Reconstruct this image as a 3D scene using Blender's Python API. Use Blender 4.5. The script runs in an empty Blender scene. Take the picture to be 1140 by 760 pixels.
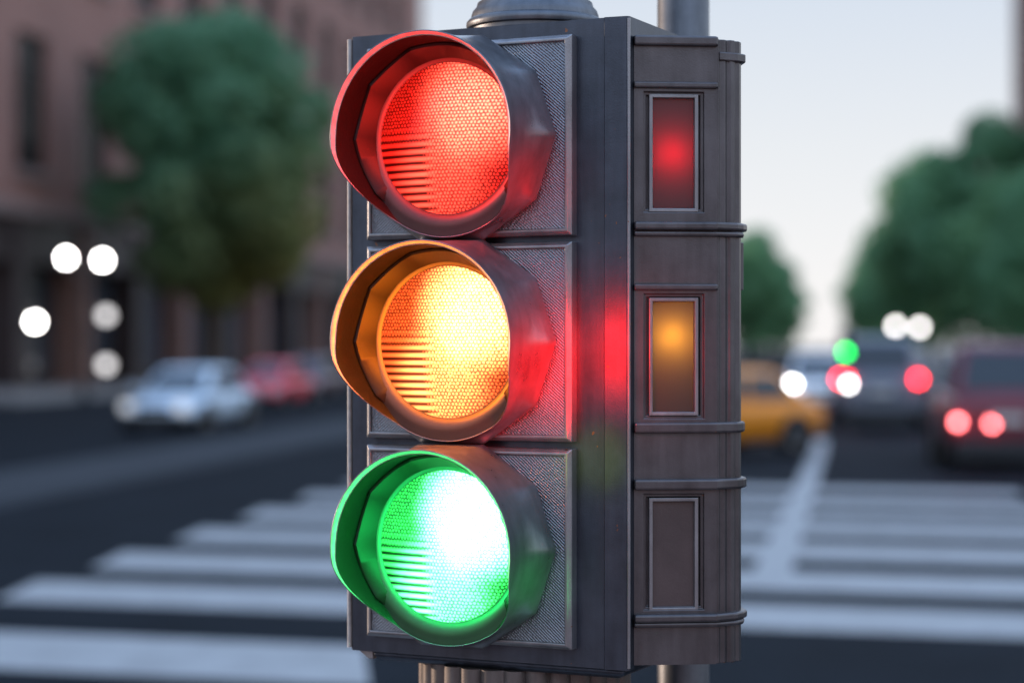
import bpy, bmesh, math, random
from mathutils import Matrix, Vector
random.seed(7)
SC = bpy.context.scene
COL = SC.collection
H = 1.9                       # eye height = height of the horizon
R = math.radians
TH = R(25.4)                  # the signal is turned this far to the left
CX, CY = -0.0406, 2.9835      # middle of its front plate
UH = R(8.8)                   # heading of the street
SU, CU = math.sin(UH), math.cos(UH)

def street(o, s, z=0.0):      # o metres right of the lane line, s metres along the street
    return Vector((s*SU + o*CU, s*CU - o*SU, z))

# ------------------------------------------------------------------ materials
def new_mat(name):
    m = bpy.data.materials.new(name); m.use_nodes = True
    nt = m.node_tree; nt.nodes.clear()
    out = nt.nodes.new('ShaderNodeOutputMaterial')
    return m, nt, out

def N(nt, kind, **kw):
    n = nt.nodes.new(kind)
    for k, v in kw.items():
        if k in n.inputs: n.inputs[k].default_value = v
        else: setattr(n, k, v)
    return n

def math_node(nt, op, a, b=None, c=None, clamp=False):
    n = nt.nodes.new('ShaderNodeMath'); n.operation = op; n.use_clamp = clamp
    for i, v in enumerate((a, b, c)):
        if v is None: continue
        if isinstance(v, (int, float)): n.inputs[i].default_value = v
        else: nt.links.new(v, n.inputs[i])
    return n.outputs[0]

def surf(name, col, rough=0.5, metal=0.0, var=0.25, scale=8.0, bump=0.0, bscale=60.0, col2=None, rvar=0.0,
         emit=None, estr=0.0, spec=0.5, coat=0.0, stretch=None):
    m, nt, out = new_mat(name)
    p = N(nt, 'ShaderNodeBsdfPrincipled', Roughness=rough, Metallic=metal)
    p.inputs['Specular IOR Level'].default_value = spec
    p.inputs['Coat Weight'].default_value = coat
    tc = N(nt, 'ShaderNodeTexCoord')
    vec = tc.outputs['Object']
    if stretch:
        mp = N(nt, 'ShaderNodeMapping'); mp.inputs['Scale'].default_value = stretch
        nt.links.new(vec, mp.inputs['Vector']); vec = mp.outputs['Vector']
    no = N(nt, 'ShaderNodeTexNoise', Scale=scale, Detail=6.0, Roughness=0.62)
    nt.links.new(vec, no.inputs['Vector'])
    cr = N(nt, 'ShaderNodeValToRGB')
    c2 = col2 or tuple(c*(1-var) for c in col)
    cr.color_ramp.elements[0].position = 0.32; cr.color_ramp.elements[1].position = 0.68
    cr.color_ramp.elements[0].color = (*c2, 1); cr.color_ramp.elements[1].color = (*[min(1, c*(1+var*0.5)) for c in col], 1)
    nt.links.new(no.outputs['Fac'], cr.inputs['Fac'])
    nt.links.new(cr.outputs['Color'], p.inputs['Base Color'])
    if rvar:
        rr = math_node(nt, 'MULTIPLY_ADD', no.outputs['Fac'], rvar, rough-rvar*0.5)
        nt.links.new(rr, p.inputs['Roughness'])
    if bump:
        n2 = N(nt, 'ShaderNodeTexNoise', Scale=bscale, Detail=4.0, Roughness=0.6)
        nt.links.new(tc.outputs['Object'], n2.inputs['Vector'])
        b = N(nt, 'ShaderNodeBump', Strength=bump, Distance=0.004)
        nt.links.new(n2.outputs['Fac'], b.inputs['Height']); nt.links.new(b.outputs['Normal'], p.inputs['Normal'])
    if emit:
        p.inputs['Emission Color'].default_value = (*emit, 1); p.inputs['Emission Strength'].default_value = estr
    nt.links.new(p.outputs[0], out.inputs['Surface'])
    return m

def signal_metal(name, col, rough, metal, spots=True, bump=0.12):
    """satin grey paint on cast metal: fine orange-peel, scuffs, a few rust specks"""
    m, nt, out = new_mat(name)
    p = N(nt, 'ShaderNodeBsdfPrincipled', Metallic=metal)
    tc = N(nt, 'ShaderNodeTexCoord'); ob = tc.outputs['Object']
    n1 = N(nt, 'ShaderNodeTexNoise', Scale=14.0, Detail=8.0, Roughness=0.65); nt.links.new(ob, n1.inputs['Vector'])
    mp = N(nt, 'ShaderNodeMapping'); mp.inputs['Scale'].default_value = (60, 60, 5); nt.links.new(ob, mp.inputs['Vector'])
    n2 = N(nt, 'ShaderNodeTexNoise', Scale=1.0, Detail=5.0); nt.links.new(mp.outputs['Vector'], n2.inputs['Vector'])
    mix = N(nt, 'ShaderNodeMix', data_type='RGBA'); mix.inputs[6].default_value = (*[c*0.62 for c in col], 1); mix.inputs[7].default_value = (*[c*1.28 for c in col], 1)
    f = math_node(nt, 'ADD', math_node(nt, 'MULTIPLY', n1.outputs['Fac'], 0.6), math_node(nt, 'MULTIPLY', n2.outputs['Fac'], 0.4), clamp=True)
    cr = N(nt, 'ShaderNodeMapRange'); cr.inputs[1].default_value = 0.3; cr.inputs[2].default_value = 0.7
    nt.links.new(f, cr.inputs[0]); nt.links.new(cr.outputs[0], mix.inputs[0])
    last = mix.outputs[2]
    if spots:
        vo = N(nt, 'ShaderNodeTexNoise', Scale=95.0, Detail=2.0); nt.links.new(ob, vo.inputs['Vector'])
        n4 = N(nt, 'ShaderNodeTexNoise', Scale=9.0, Detail=2.0); nt.links.new(ob, n4.inputs['Vector'])
        k = math_node(nt, 'MULTIPLY', math_node(nt, 'GREATER_THAN', vo.outputs['Fac'], 0.715), math_node(nt, 'GREATER_THAN', n4.outputs['Fac'], 0.56))
        m2 = N(nt, 'ShaderNodeMix', data_type='RGBA'); nt.links.new(k, m2.inputs[0]); nt.links.new(last, m2.inputs[6])
        m2.inputs[7].default_value = (0.22, 0.10, 0.06, 1); last = m2.outputs[2]
    nt.links.new(last, p.inputs['Base Color'])
    nt.links.new(math_node(nt, 'MULTIPLY_ADD', f, 0.22, rough-0.11), p.inputs['Roughness'])
    n3 = N(nt, 'ShaderNodeTexNoise', Scale=420.0, Detail=3.0); nt.links.new(ob, n3.inputs['Vector'])
    b = N(nt, 'ShaderNodeBump', Strength=bump, Distance=0.002)
    hh = math_node(nt, 'ADD', n3.outputs['Fac'], math_node(nt, 'MULTIPLY', n1.outputs['Fac'], 1.2))
    nt.links.new(hh, b.inputs['Height']); nt.links.new(b.outputs['Normal'], p.inputs['Normal'])
    nt.links.new(p.outputs[0], out.inputs['Surface'])
    return m

def door_metal():
    """same paint over a cast face with fine slanting ribs that mirror about the lens"""
    m, nt, out = new_mat('door_paint')
    p = N(nt, 'ShaderNodeBsdfPrincipled', Metallic=0.75, Roughness=0.36)
    tc = N(nt, 'ShaderNodeTexCoord'); ob = tc.outputs['Object']
    sp = N(nt, 'ShaderNodeSeparateXYZ'); nt.links.new(ob, sp.inputs[0])
    ax = math_node(nt, 'ABSOLUTE', math_node(nt, 'ADD', sp.outputs[0], 0.028))
    no = N(nt, 'ShaderNodeTexNoise', Scale=25.0, Detail=3.0); nt.links.new(ob, no.inputs['Vector'])
    arg = math_node(nt, 'ADD', math_node(nt, 'ADD', math_node(nt, 'MULTIPLY', ax, 1150.0), math_node(nt, 'MULTIPLY', sp.outputs[2], 1350.0)), math_node(nt, 'MULTIPLY', no.outputs['Fac'], 7.0))
    wave = math_node(nt, 'SINE', arg)
    n2 = N(nt, 'ShaderNodeTexNoise', Scale=330.0, Detail=2.0); nt.links.new(ob, n2.inputs['Vector'])
    hgt = math_node(nt, 'ADD', math_node(nt, 'MULTIPLY', wave, 0.34), math_node(nt, 'MULTIPLY', n2.outputs['Fac'], 1.7))
    b = N(nt, 'ShaderNodeBump', Strength=0.6, Distance=0.0022)
    nt.links.new(hgt, b.inputs['Height']); nt.links.new(b.outputs['Normal'], p.inputs['Normal'])
    mix = N(nt, 'ShaderNodeMix', data_type='RGBA'); mix.inputs[6].default_value = (0.17, 0.18, 0.20, 1); mix.inputs[7].default_value = (0.32, 0.33, 0.36, 1)
    nt.links.new(no.outputs['Fac'], mix.inputs[0]); nt.links.new(mix.outputs[2], p.inputs['Base Color'])
    nt.links.new(p.outputs[0], out.inputs['Surface'])
    return m

def lens_mat(name, col):
    """moulded lens: round prisms over most of it, horizontal flutes in the lower left; lit from behind by its lamp"""
    m, nt, out = new_mat(name)
    tc = N(nt, 'ShaderNodeTexCoord'); ob = tc.outputs['Object']
    sp = N(nt, 'ShaderNodeSeparateXYZ'); nt.links.new(ob, sp.inputs[0])
    x, z = sp.outputs[0], sp.outputs[2]
    nz = N(nt, 'ShaderNodeTexNoise', Scale=90.0, Detail=3.0); nt.links.new(ob, nz.inputs['Vector'])
    wob = math_node(nt, 'MULTIPLY_ADD', nz.outputs['Fac'], 6.0, -3.0)
    kk = 2*math.pi/0.0051
    tot = None
    for ca, sa in ((0.0, 1.0), (0.866, 0.5), (0.866, -0.5)):
        ph_ = math_node(nt, 'ADD', math_node(nt, 'ADD', math_node(nt, 'MULTIPLY', x, ca*kk), math_node(nt, 'MULTIPLY', z, sa*kk)), wob)
        c_ = math_node(nt, 'COSINE', ph_)
        tot = c_ if tot is None else math_node(nt, 'ADD', tot, c_)
    dots = N(nt, 'ShaderNodeMapRange'); dots.interpolation_type = 'SMOOTHSTEP'; dots.inputs[1].default_value = -1.5; dots.inputs[2].default_value = 1.6; dots.inputs[3].default_value = 0.26; dots.inputs[4].default_value = 1.8
    nv = N(nt, 'ShaderNodeTexNoise', Scale=170.0, Detail=2.0); nt.links.new(ob, nv.inputs['Vector'])
    tot = math_node(nt, 'ADD', tot, math_node(nt, 'MULTIPLY_ADD', nv.outputs['Fac'], 3.0, -1.5))
    nt.links.new(tot, dots.inputs[0])
    sn = math_node(nt, 'SINE', math_node(nt, 'MULTIPLY', z, 2*math.pi/0.0112))
    fl = N(nt, 'ShaderNodeMapRange'); fl.inputs[1].default_value = -0.7; fl.inputs[2].default_value = 0.95; fl.inputs[3].default_value = 0.10; fl.inputs[4].default_value = 2.4
    nt.links.new(sn, fl.inputs[0])
    a1 = N(nt, 'ShaderNodeMapRange'); a1.inputs[1].default_value = -0.034; a1.inputs[2].default_value = -0.010; a1.inputs[3].default_value = 1.0; a1.inputs[4].default_value = 0.0
    nt.links.new(x, a1.inputs[0])
    a2 = N(nt, 'ShaderNodeMapRange'); a2.inputs[1].default_value = -0.012; a2.inputs[2].default_value = 0.022; a2.inputs[3].default_value = 1.0; a2.inputs[4].default_value = 0.0
    nt.links.new(z, a2.inputs[0])
    k = math_node(nt, 'MULTIPLY', a1.outputs[0], a2.outputs[0])
    mx = N(nt, 'ShaderNodeMix'); nt.links.new(k, mx.inputs[0]); nt.links.new(dots.outputs[0], mx.inputs[2]); nt.links.new(fl.outputs[0], mx.inputs[3])
    vm = N(nt, 'ShaderNodeVectorMath', operation='SCALE'); vm.inputs[0].default_value = col; nt.links.new(mx.outputs[0], vm.inputs['Scale'])
    tr = N(nt, 'ShaderNodeBsdfTranslucent'); nt.links.new(vm.outputs[0], tr.inputs['Color'])
    gl = N(nt, 'ShaderNodeBsdfGlossy', Roughness=0.25)
    ms = N(nt, 'ShaderNodeMixShader', Fac=0.03); nt.links.new(tr.outputs[0], ms.inputs[1]); nt.links.new(gl.outputs[0], ms.inputs[2])
    nt.links.new(ms.outputs[0], out.inputs['Surface'])
    return m

def glow_panel_mat(name, col):
    m, nt, out = new_mat(name)
    d = N(nt, 'ShaderNodeBsdfPrincipled', Roughness=0.4, Metallic=0.3); d.inputs['Base Color'].default_value = (0.10, 0.088, 0.09, 1)
    t = N(nt, 'ShaderNodeBsdfTranslucent'); t.inputs['Color'].default_value = (*col, 1)
    tc = N(nt, 'ShaderNodeTexCoord'); no = N(nt, 'ShaderNodeTexNoise', Scale=300.0, Detail=3.0); nt.links.new(tc.outputs['Object'], no.inputs['Vector'])
    b = N(nt, 'ShaderNodeBump', Strength=0.1, Distance=0.001); nt.links.new(no.outputs['Fac'], b.inputs['Height']); nt.links.new(b.outputs['Normal'], d.inputs['Normal'])
    ms = N(nt, 'ShaderNodeMixShader', Fac=0.5); nt.links.new(d.outputs[0], ms.inputs[1]); nt.links.new(t.outputs[0], ms.inputs[2])
    nt.links.new(ms.outputs[0], out.inputs['Surface'])
    return m

def emit_mat(name, col, s):
    m, nt, out = new_mat(name)
    e = N(nt, 'ShaderNodeEmission', Strength=s); e.inputs['Color'].default_value = (*col, 1)
    nt.links.new(e.outputs[0], out.inputs['Surface'])
    return m

def leaf_mat(name, c1, c2, c3=None):
    m, nt, out = new_mat(name)
    p = N(nt, 'ShaderNodeBsdfPrincipled', Roughness=0.6)
    p.inputs['Specular IOR Level'].default_value = 0.25
    t = N(nt, 'ShaderNodeBsdfTranslucent')
    tc = N(nt, 'ShaderNodeTexCoord'); no = N(nt, 'ShaderNodeTexNoise', Scale=0.5, Detail=5.0); nt.links.new(tc.outputs['Object'], no.inputs['Vector'])
    cr = N(nt, 'ShaderNodeValToRGB'); cr.color_ramp.elements[0].position = 0.35; cr.color_ramp.elements[1].position = 0.65
    cr.color_ramp.elements[0].color = (*c1, 1); cr.color_ramp.elements[1].color = (*c2, 1)
    nt.links.new(no.outputs['Fac'], cr.inputs['Fac']); last = cr.outputs[0]
    if c3:                       # leaves already turning olive on the lower right boughs
        sp = N(nt, 'ShaderNodeSeparateXYZ'); nt.links.new(tc.outputs['Object'], sp.inputs[0])
        f = math_node(nt, 'MULTIPLY_ADD', sp.outputs[0], 0.10, 0.95)
        f = math_node(nt, 'SUBTRACT', f, math_node(nt, 'MULTIPLY', sp.outputs[2], 0.13))
        f = math_node(nt, 'ADD', f, math_node(nt, 'MULTIPLY_ADD', no.outputs['Fac'], 1.0, -0.1), clamp=True)
        mc = N(nt, 'ShaderNodeMix', data_type='RGBA'); nt.links.new(f, mc.inputs[0]); nt.links.new(last, mc.inputs[6]); mc.inputs[7].default_value = (*c3, 1); last = mc.outputs[2]
    nt.links.new(last, p.inputs['Base Color']); nt.links.new(last, t.inputs['Color'])
    ms = N(nt, 'ShaderNodeMixShader', Fac=0.65); nt.links.new(p.outputs[0], ms.inputs[1]); nt.links.new(t.outputs[0], ms.inputs[2])
    nt.links.new(ms.outputs[0], out.inputs['Surface'])
    return m

def brick_mat(name, c1, c2, mortar):
    m, nt, out = new_mat(name)
    p = N(nt, 'ShaderNodeBsdfPrincipled', Roughness=0.85)
    tc = N(nt, 'ShaderNodeTexCoord'); sp = N(nt, 'ShaderNodeSeparateXYZ'); nt.links.new(tc.outputs['Object'], sp.inputs[0])
    cb = N(nt, 'ShaderNodeCombineXYZ'); nt.links.new(math_node(nt, 'ADD', sp.outputs[0], sp.outputs[1]), cb.inputs[0]); nt.links.new(sp.outputs[2], cb.inputs[1])
    br = N(nt, 'ShaderNodeTexBrick', Scale=1.0); br.inputs['Color1'].default_value = (*c1, 1); br.inputs['Color2'].default_value = (*c2, 1); br.inputs['Mortar'].default_value = (*mortar, 1)
    br.inputs['Brick Width'].default_value = 0.24; br.inputs['Row Height'].default_value = 0.08; br.inputs['Mortar Size'].default_value = 0.008
    nt.links.new(cb.outputs[0], br.inputs['Vector'])
    no = N(nt, 'ShaderNodeTexNoise', Scale=0.25, Detail=5.0); nt.links.new(tc.outputs['Object'], no.inputs['Vector'])
    mx = N(nt, 'ShaderNodeMix', data_type='RGBA', blend_type='MULTIPLY'); mx.inputs[0].default_value = 0.5
    nt.links.new(br.outputs['Color'], mx.inputs[6]); nt.links.new(no.outputs['Fac'], mx.inputs[7])
    mx.inputs[0].default_value = 0.35
    nt.links.new(mx.outputs[2], p.inputs['Base Color']); nt.links.new(p.outputs[0], out.inputs['Surface'])
    return m

M = {}
M['body'] = signal_metal('signal_body_paint', (0.068, 0.080, 0.106), 0.37, 0.8)
M['side'] = signal_metal('side_housing_paint', (0.114, 0.106, 0.114), 0.36, 0.7)
M['visor'] = signal_metal('visor_paint', (0.19, 0.20, 0.225), 0.30, 0.7, spots=False, bump=0.05)
M['visor_in'] = surf('visor_lining', (0.0055, 0.0055, 0.0055), 0.4, 0.0, spec=0.12, bump=0.1, bscale=200)
M['sleeve'] = surf('sleeve_paint', (0.0045, 0.0045, 0.0045), 0.45, spec=0.2)
M['ring'] = surf('lens_ring_paint', (0.035, 0.035, 0.037), 0.4, 0.2)
M['bead'] = surf('highlight_bead', (0.45, 0.43, 0.42), 0.45, var=0.3, scale=60)  # kept pale so visor rims and the left edge look lit
M['rim'] = signal_metal('worn_rim_metal', (0.55, 0.53, 0.5), 0.35, 0.6, spots=False, bump=0.1)
M['door'] = door_metal()
M['dooredge'] = signal_metal('door_edge_paint', (0.28, 0.28, 0.30), 0.38, 0.75)  # base colour raised to bring out bright edge highlights
M['gasket'] = surf('gasket_rubber', (0.03, 0.03, 0.03), 0.6)
M['cup'] = surf('reflector_grey', (0.08, 0.08, 0.08), 0.6)
M['pipe'] = signal_metal('pole_paint', (0.13, 0.14, 0.16), 0.42, 0.7)
M['post'] = signal_metal('post_paint', (0.16, 0.14, 0.135), 0.45, 0.6)
M['lens_r'] = lens_mat('red_lens', (1.0, 0.085, 0.05))
M['lens_a'] = lens_mat('amber_lens', (1.0, 0.29, 0.085))
M['lens_g'] = lens_mat('green_lens', (0.09, 1.0, 0.24))
M['panel_r'] = glow_panel_mat('red_panel', (0.9, 0.004, 0.03))
M['panel_a'] = glow_panel_mat('amber_panel', (1.0, 0.42, 0.03))
M['panel_n'] = surf('panel_paint', (0.105, 0.078, 0.078), 0.42, 0.4, bump=0.08, bscale=300)

M['asphalt'] = surf('asphalt', (0.012, 0.0155, 0.020), 0.85, spec=0.04, var=0.3, scale=0.8, bump=0.3, bscale=90)
M['paint'] = surf('road_paint', (0.34, 0.34, 0.34), 0.6, spec=0.2, var=0.18, scale=3.0, bump=0.15)
M['bike'] = surf('worn_concrete_lane', (0.046, 0.050, 0.056), 0.85, var=0.2, scale=1.0, spec=0.1)
M['concrete'] = surf('concrete', (0.20, 0.18, 0.17), 0.85, var=0.2, scale=2.0, bump=0.2)
M['paver'] = surf('brown_paver', (0.36, 0.20, 0.15), 0.8, var=0.25, scale=1.5)
M['kerb'] = surf('kerb_stone', (0.26, 0.25, 0.24), 0.85, var=0.2, scale=3.0)
M['ground'] = surf('earth', (0.07, 0.075, 0.06), 0.9, var=0.3, scale=0.1)
M['brick'] = brick_mat('brown_brick', (0.41, 0.18, 0.135), (0.36, 0.16, 0.12), (0.42, 0.30, 0.27))
M['brick2'] = brick_mat('red_brick', (0.27, 0.12, 0.085), (0.21, 0.095, 0.07), (0.28, 0.22, 0.2))
M['stone'] = surf('trim_stone', (0.27, 0.19, 0.17), 0.8, var=0.15)
M['shop'] = surf('dark_shopfront', (0.05, 0.034, 0.034), 0.5, var=0.3, scale=1)
M['glass'] = surf('dark_window_glass', (0.010, 0.011, 0.014), 0.2, 0.0, var=0.3, scale=0.6, spec=0.08)
M['frame'] = surf('window_frame_paint', (0.055, 0.035, 0.03), 0.5)
M['shopglass'] = surf('shop_glass', (0.05, 0.06, 0.075), 0.15, 0.0, var=0.2, scale=0.6, spec=0.2)
M['bark'] = surf('bark', (0.08, 0.055, 0.04), 0.9, var=0.4, scale=6, bump=0.5, bscale=20)
M['leaf1'] = leaf_mat('leaves_blue_green', (0.15, 0.32, 0.17), (0.24, 0.46, 0.25))
M['leaf3'] = leaf_mat('leaves_turning', (0.16, 0.34, 0.20), (0.26, 0.48, 0.29), (0.30, 0.28, 0.09))
M['leaf2'] = leaf_mat('leaves_olive', (0.15, 0.31, 0.15), (0.25, 0.45, 0.23))
M['tyre'] = surf('tyre_rubber', (0.018, 0.018, 0.018), 0.8)
M['rimw'] = surf('wheel_alloy', (0.35, 0.35, 0.36), 0.35, 0.8)
M['carglass'] = surf('car_glass', (0.015, 0.022, 0.03), 0.05, 0.0, var=0.2, spec=0.6)
M['plastic'] = surf('black_plastic', (0.02, 0.02, 0.022), 0.5)
M['headglass'] = surf('headlamp_glass', (0.75, 0.78, 0.8), 0.15, 0.2)
M['tailglass'] = surf('tail_lamp_plastic', (0.30, 0.015, 0.02), 0.25)
M['plate'] = surf('plate_white', (0.6, 0.6, 0.58), 0.5)
M['iron'] = surf('lamp_post_iron', (0.03, 0.032, 0.035), 0.5, 0.3)
M['globe'] = emit_mat('lit_globe', (1.0, 0.97, 0.95), 42.0)
M['globe_dim'] = emit_mat('dim_lit_globe', (1.0, 0.97, 0.98), 2.4)
M['globe_far'] = emit_mat('far_lit_globe', (1.0, 0.95, 0.94), 11.0)
M['headlit'] = emit_mat('headlamp_lit', (1.0, 0.98, 0.97), 26.0)
M['headdim'] = emit_mat('headlamp_low', (0.85, 0.9, 1.0), 0.8)
M['taillit'] = emit_mat('brake_lamp_lit', (1.0, 0.16, 0.17), 22.0)
M['taillit2'] = emit_mat('tail_lamp_lit', (1.0, 0.012, 0.022), 26.0)
M['greenlit'] = emit_mat('far_green_lit', (0.0, 1.0, 0.10), 15.0)
M['lens_off'] = surf('unlit_lens', (0.05, 0.02, 0.015), 0.2)
def carpaint(name, c): return surf(name, c, 0.40, 0.2, var=0.05, coat=0.25)

# ------------------------------------------------------------------ mesh helpers
def link(name, bm, mat, parent=None, bevel=0.0, segs=2, smooth=False, loc=None, rz=None):
    bmesh.ops.remove_doubles(bm, verts=bm.verts, dist=1e-6)
    bmesh.ops.recalc_face_normals(bm, faces=bm.faces)
    me = bpy.data.meshes.new(name); bm.to_mesh(me); bm.free()
    me.materials.append(mat)
    o = bpy.data.objects.new(name, me); COL.objects.link(o)
    if parent is not None: o.parent = parent
    if loc is not None: o.location = loc
    if rz is not None: o.rotation_euler[2] = rz
    if smooth:
        for p in me.polygons: p.use_smooth = True
        try: me.set_sharp_from_angle(angle=R(38))
        except Exception: pass
    if bevel:
        b = o.modifiers.new('edge', 'BEVEL'); b.width = bevel; b.segments = segs; b.limit_method = 'ANGLE'; b.angle_limit = R(30)
        b.harden_normals = False
    return o

def tag(o, label=None, cat=None, group=None, kind=None):
    if label: o['label'] = label
    if cat: o['category'] = cat
    if group: o['group'] = group
    if kind: o['kind'] = kind
    return o

def empty(name, loc=(0, 0, 0), rz=0.0):
    o = bpy.data.objects.new(name, None); COL.objects.link(o)
    o.location = loc; o.rotation_euler[2] = rz; o.empty_display_size = 0.2
    return o

def copy_tree(o, parent=None):
    c = o.copy(); COL.objects.link(c); c.parent = parent
    for ch in list(o.children): copy_tree(ch, c)
    return c

def add_box(bm, x0, x1, y0, y1, z0, z1, mx=None):
    vs = [bm.verts.new((x, y, z)) for z in (z0, z1) for x, y in ((x0, y0), (x1, y0), (x1, y1), (x0, y1))]
    for f in ((0, 3, 2, 1), (4, 5, 6, 7), (0, 1, 5, 4), (1, 2, 6, 5), (2, 3, 7, 6), (3, 0, 4, 7)):
        bm.faces.new([vs[i] for i in f])
    if mx is not None:
        for v in vs: v.co = mx @ v.co
    return vs

def add_prism(bm, pts, z0, z1):
    a = [bm.verts.new((x, y, z0)) for x, y in pts]; b = [bm.verts.new((x, y, z1)) for x, y in pts]
    n = len(pts)
    bm.faces.new(a[::-1]); bm.faces.new(b)
    for i in range(n): bm.faces.new((a[i], a[(i+1) % n], b[(i+1) % n], b[i]))

def add_rings(bm, rings, close=True, cap0=False, cap1=False):
    vv = [[bm.verts.new(p) for p in r] for r in rings]
    for a, b in zip(vv, vv[1:]):
        n = len(a)
        for i in range(n if close else n-1):
            bm.faces.new((a[i], a[(i+1) % n], b[(i+1) % n], b[i]))
    if cap0: bm.faces.new(vv[0])
    if cap1: bm.faces.new(vv[-1])
    return vv

def add_lathe(bm, prof, c=(0, 0, 0), n=48, axis='z', cap0=True, cap1=True):
    rings = []
    for r, h in prof:
        ring = []
        for i in range(n):
            t = 2*math.pi*i/n
            if axis == 'z': ring.append((c[0]+r*math.cos(t), c[1]+r*math.sin(t), c[2]+h))
            elif axis == 'y': ring.append((c[0]+r*math.cos(t), c[1]+h, c[2]+r*math.sin(t)))
            else: ring.append((c[0]+h, c[1]+r*math.cos(t), c[2]+r*math.sin(t)))
        rings.append(ring)
    add_rings(bm, rings, True, cap0, cap1)

def add_tube(bm, pts, rads, n=10, cap=True):
    rings = []
    for i, p in enumerate(pts):
        p = Vector(p)
        d = (Vector(pts[min(i+1, len(pts)-1)]) - Vector(pts[max(i-1, 0)])).normalized()
        up = Vector((0, 0, 1)) if abs(d.z) < 0.9 else Vector((1, 0, 0))
        a = d.cross(up).normalized(); b = d.cross(a)
        r = rads[i] if isinstance(rads, (list, tuple)) else rads
        rings.append([p + a*r*math.cos(2*math.pi*k/n) + b*r*math.sin(2*math.pi*k/n) for k in range(n)])
    add_rings(bm, rings, True, cap, cap)

def _box_bm(*a):
    bm = bmesh.new(); add_box(bm, *a); return bm

def smooth01(t):
    t = max(0.0, min(1.0, t)); return t*t*(3-2*t)

# ------------------------------------------------------------------ THE SIGNAL (local x = right along its face, y = back, z = height)
sig = empty('traffic_signal', (CX, CY, 0), -TH)
tag(sig, 'large dark grey traffic signal with red, amber and green lenses all glowing under tunnel visors', 'traffic light')

ZC = [H+0.308, H+0.006, H-0.297]
U0 = -0.038
DX0, DX1 = -0.193, 0.150
DH = 0.1465

# body shell, open behind each door
bm = bmesh.new()
zt, zb = H+0.4776, H-0.470
xs = [-0.228, -0.185, 0.138, 0.1935]
zs = [zb]
for c in reversed(ZC): zs += [c-0.139, c+0.139]
zs += [zt]
for i in range(3):
    for j in range(len(zs)-1):
        if i == 1 and j % 2 == 1: continue
        v = [bm.verts.new((x, 0, z)) for x, z in ((xs[i], zs[j]), (xs[i+1], zs[j]), (xs[i+1], zs[j+1]), (xs[i], zs[j+1]))]
        bm.faces.new(v)
for j in range(len(zs)-1):
    for (xa, ya), (xb, yb) in (((0.1935, 0), (0.196, -0.004)), ((0.196, -0.004), (0.229, -0.001)), ((0.229, -0.001), (0.2325, 0.003)), ((0.2325, 0.003), (0.2325, 0.24)), ((0.2325, 0.24), (-0.2325, 0.24)),
                               ((-0.2325, 0.24), (-0.2325, 0.005)), ((-0.2325, 0.005), (-0.228, 0))):
        v = [bm.verts.new(p) for p in ((xa, ya, zs[j]), (xb, yb, zs[j]), (xb, yb, zs[j+1]), (xa, ya, zs[j+1]))]
        bm.faces.new(v)
out = [(-0.228, 0), (0.1935, 0), (0.196, -0.004), (0.229, -0.001), (0.2325, 0.003), (0.2325, 0.24), (-0.2325, 0.24), (-0.2325, 0.005)]
bm.faces.new([bm.verts.new((x, y, zt)) for x, y in out]); bm.faces.new([bm.verts.new((x, y, zb)) for x, y in out])
link('housing_body', bm, M['body'], sig)
# thin pale tube on the left side, its colour standing in for the sunlit edge
bm = bmesh.new(); add_tube(bm, [(-0.2338, 0.0005, zb+0.004), (-0.2338, 0.0005, zt-0.004)], 0.0034, 12)
link('edge_moulding', bm, M['bead'], sig, smooth=True)
bm = bmesh.new(); add_tube(bm, [(0.2318, 0.0012, zb+0.003), (0.2318, 0.0012, zt-0.003)], 0.0026, 12)  # lighter tube added on the right corner to carry its highlight
link('edge_moulding', bm, M['dooredge'], sig, smooth=True)
# tray under the body
bm = bmesh.new()
a = [(-0.195, 0.006), (0.222, 0.006), (0.222, 0.22), (-0.195, 0.22)]
add_rings(bm, [[(x*1.0, y, zb-0.0005) for x, y in a], [(x*1.0, y, zb-0.008) for x, y in a], [(x*0.95, 0.014+(y-0.006)*0.93, zb-0.015) for x, y in a]], True, True, True)
link('base_tray', bm, M['body'], sig, bevel=0.003)
bm = bmesh.new()
add_rings(bm, [[(-0.226, 0.012, zb-0.0005), (-0.199, 0.012, zb-0.0005), (-0.199, 0.2, zb-0.0005), (-0.226, 0.2, zb-0.0005)],
               [(-0.207, 0.012, zb-0.014), (-0.199, 0.012, zb-0.014), (-0.199, 0.2, zb-0.014), (-0.207, 0.2, zb-0.014)]], True, True, True)
link('base_corner', bm, M['dooredge'], sig, bevel=0.0015)

# one head: door, visor, lens, lamp
NA = 140
def deca(phi):                # regular ten-sided outline, a corner pointing right
    st = 2*math.pi/10
    a = (phi + math.pi/2) % st - st/2      # phi is measured from the top
    return 0.159*math.cos(st/2)/math.cos(a)

def visor_len(phi):
    a = abs((phi + math.pi) % (2*math.pi) - math.pi)
    return 0.056 + (0.141-0.056)*(1-smooth01((math.degrees(a)-95)/55.0))

def lipf(phi):
    a = abs((phi + math.pi) % (2*math.pi) - math.pi)
    return 1-0.97*smooth01((math.degrees(a)-85)/41)

def polx(phi, r, n, zc):       # the wider base of the visor
    return (U0 + 1.07*r*math.sin(phi), -n, zc + r*math.cos(phi))

def pol(phi, r, n, zc):       # phi from the top towards the right
    return (U0 + r*math.sin(phi), -n, zc + r*math.cos(phi))

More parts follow.
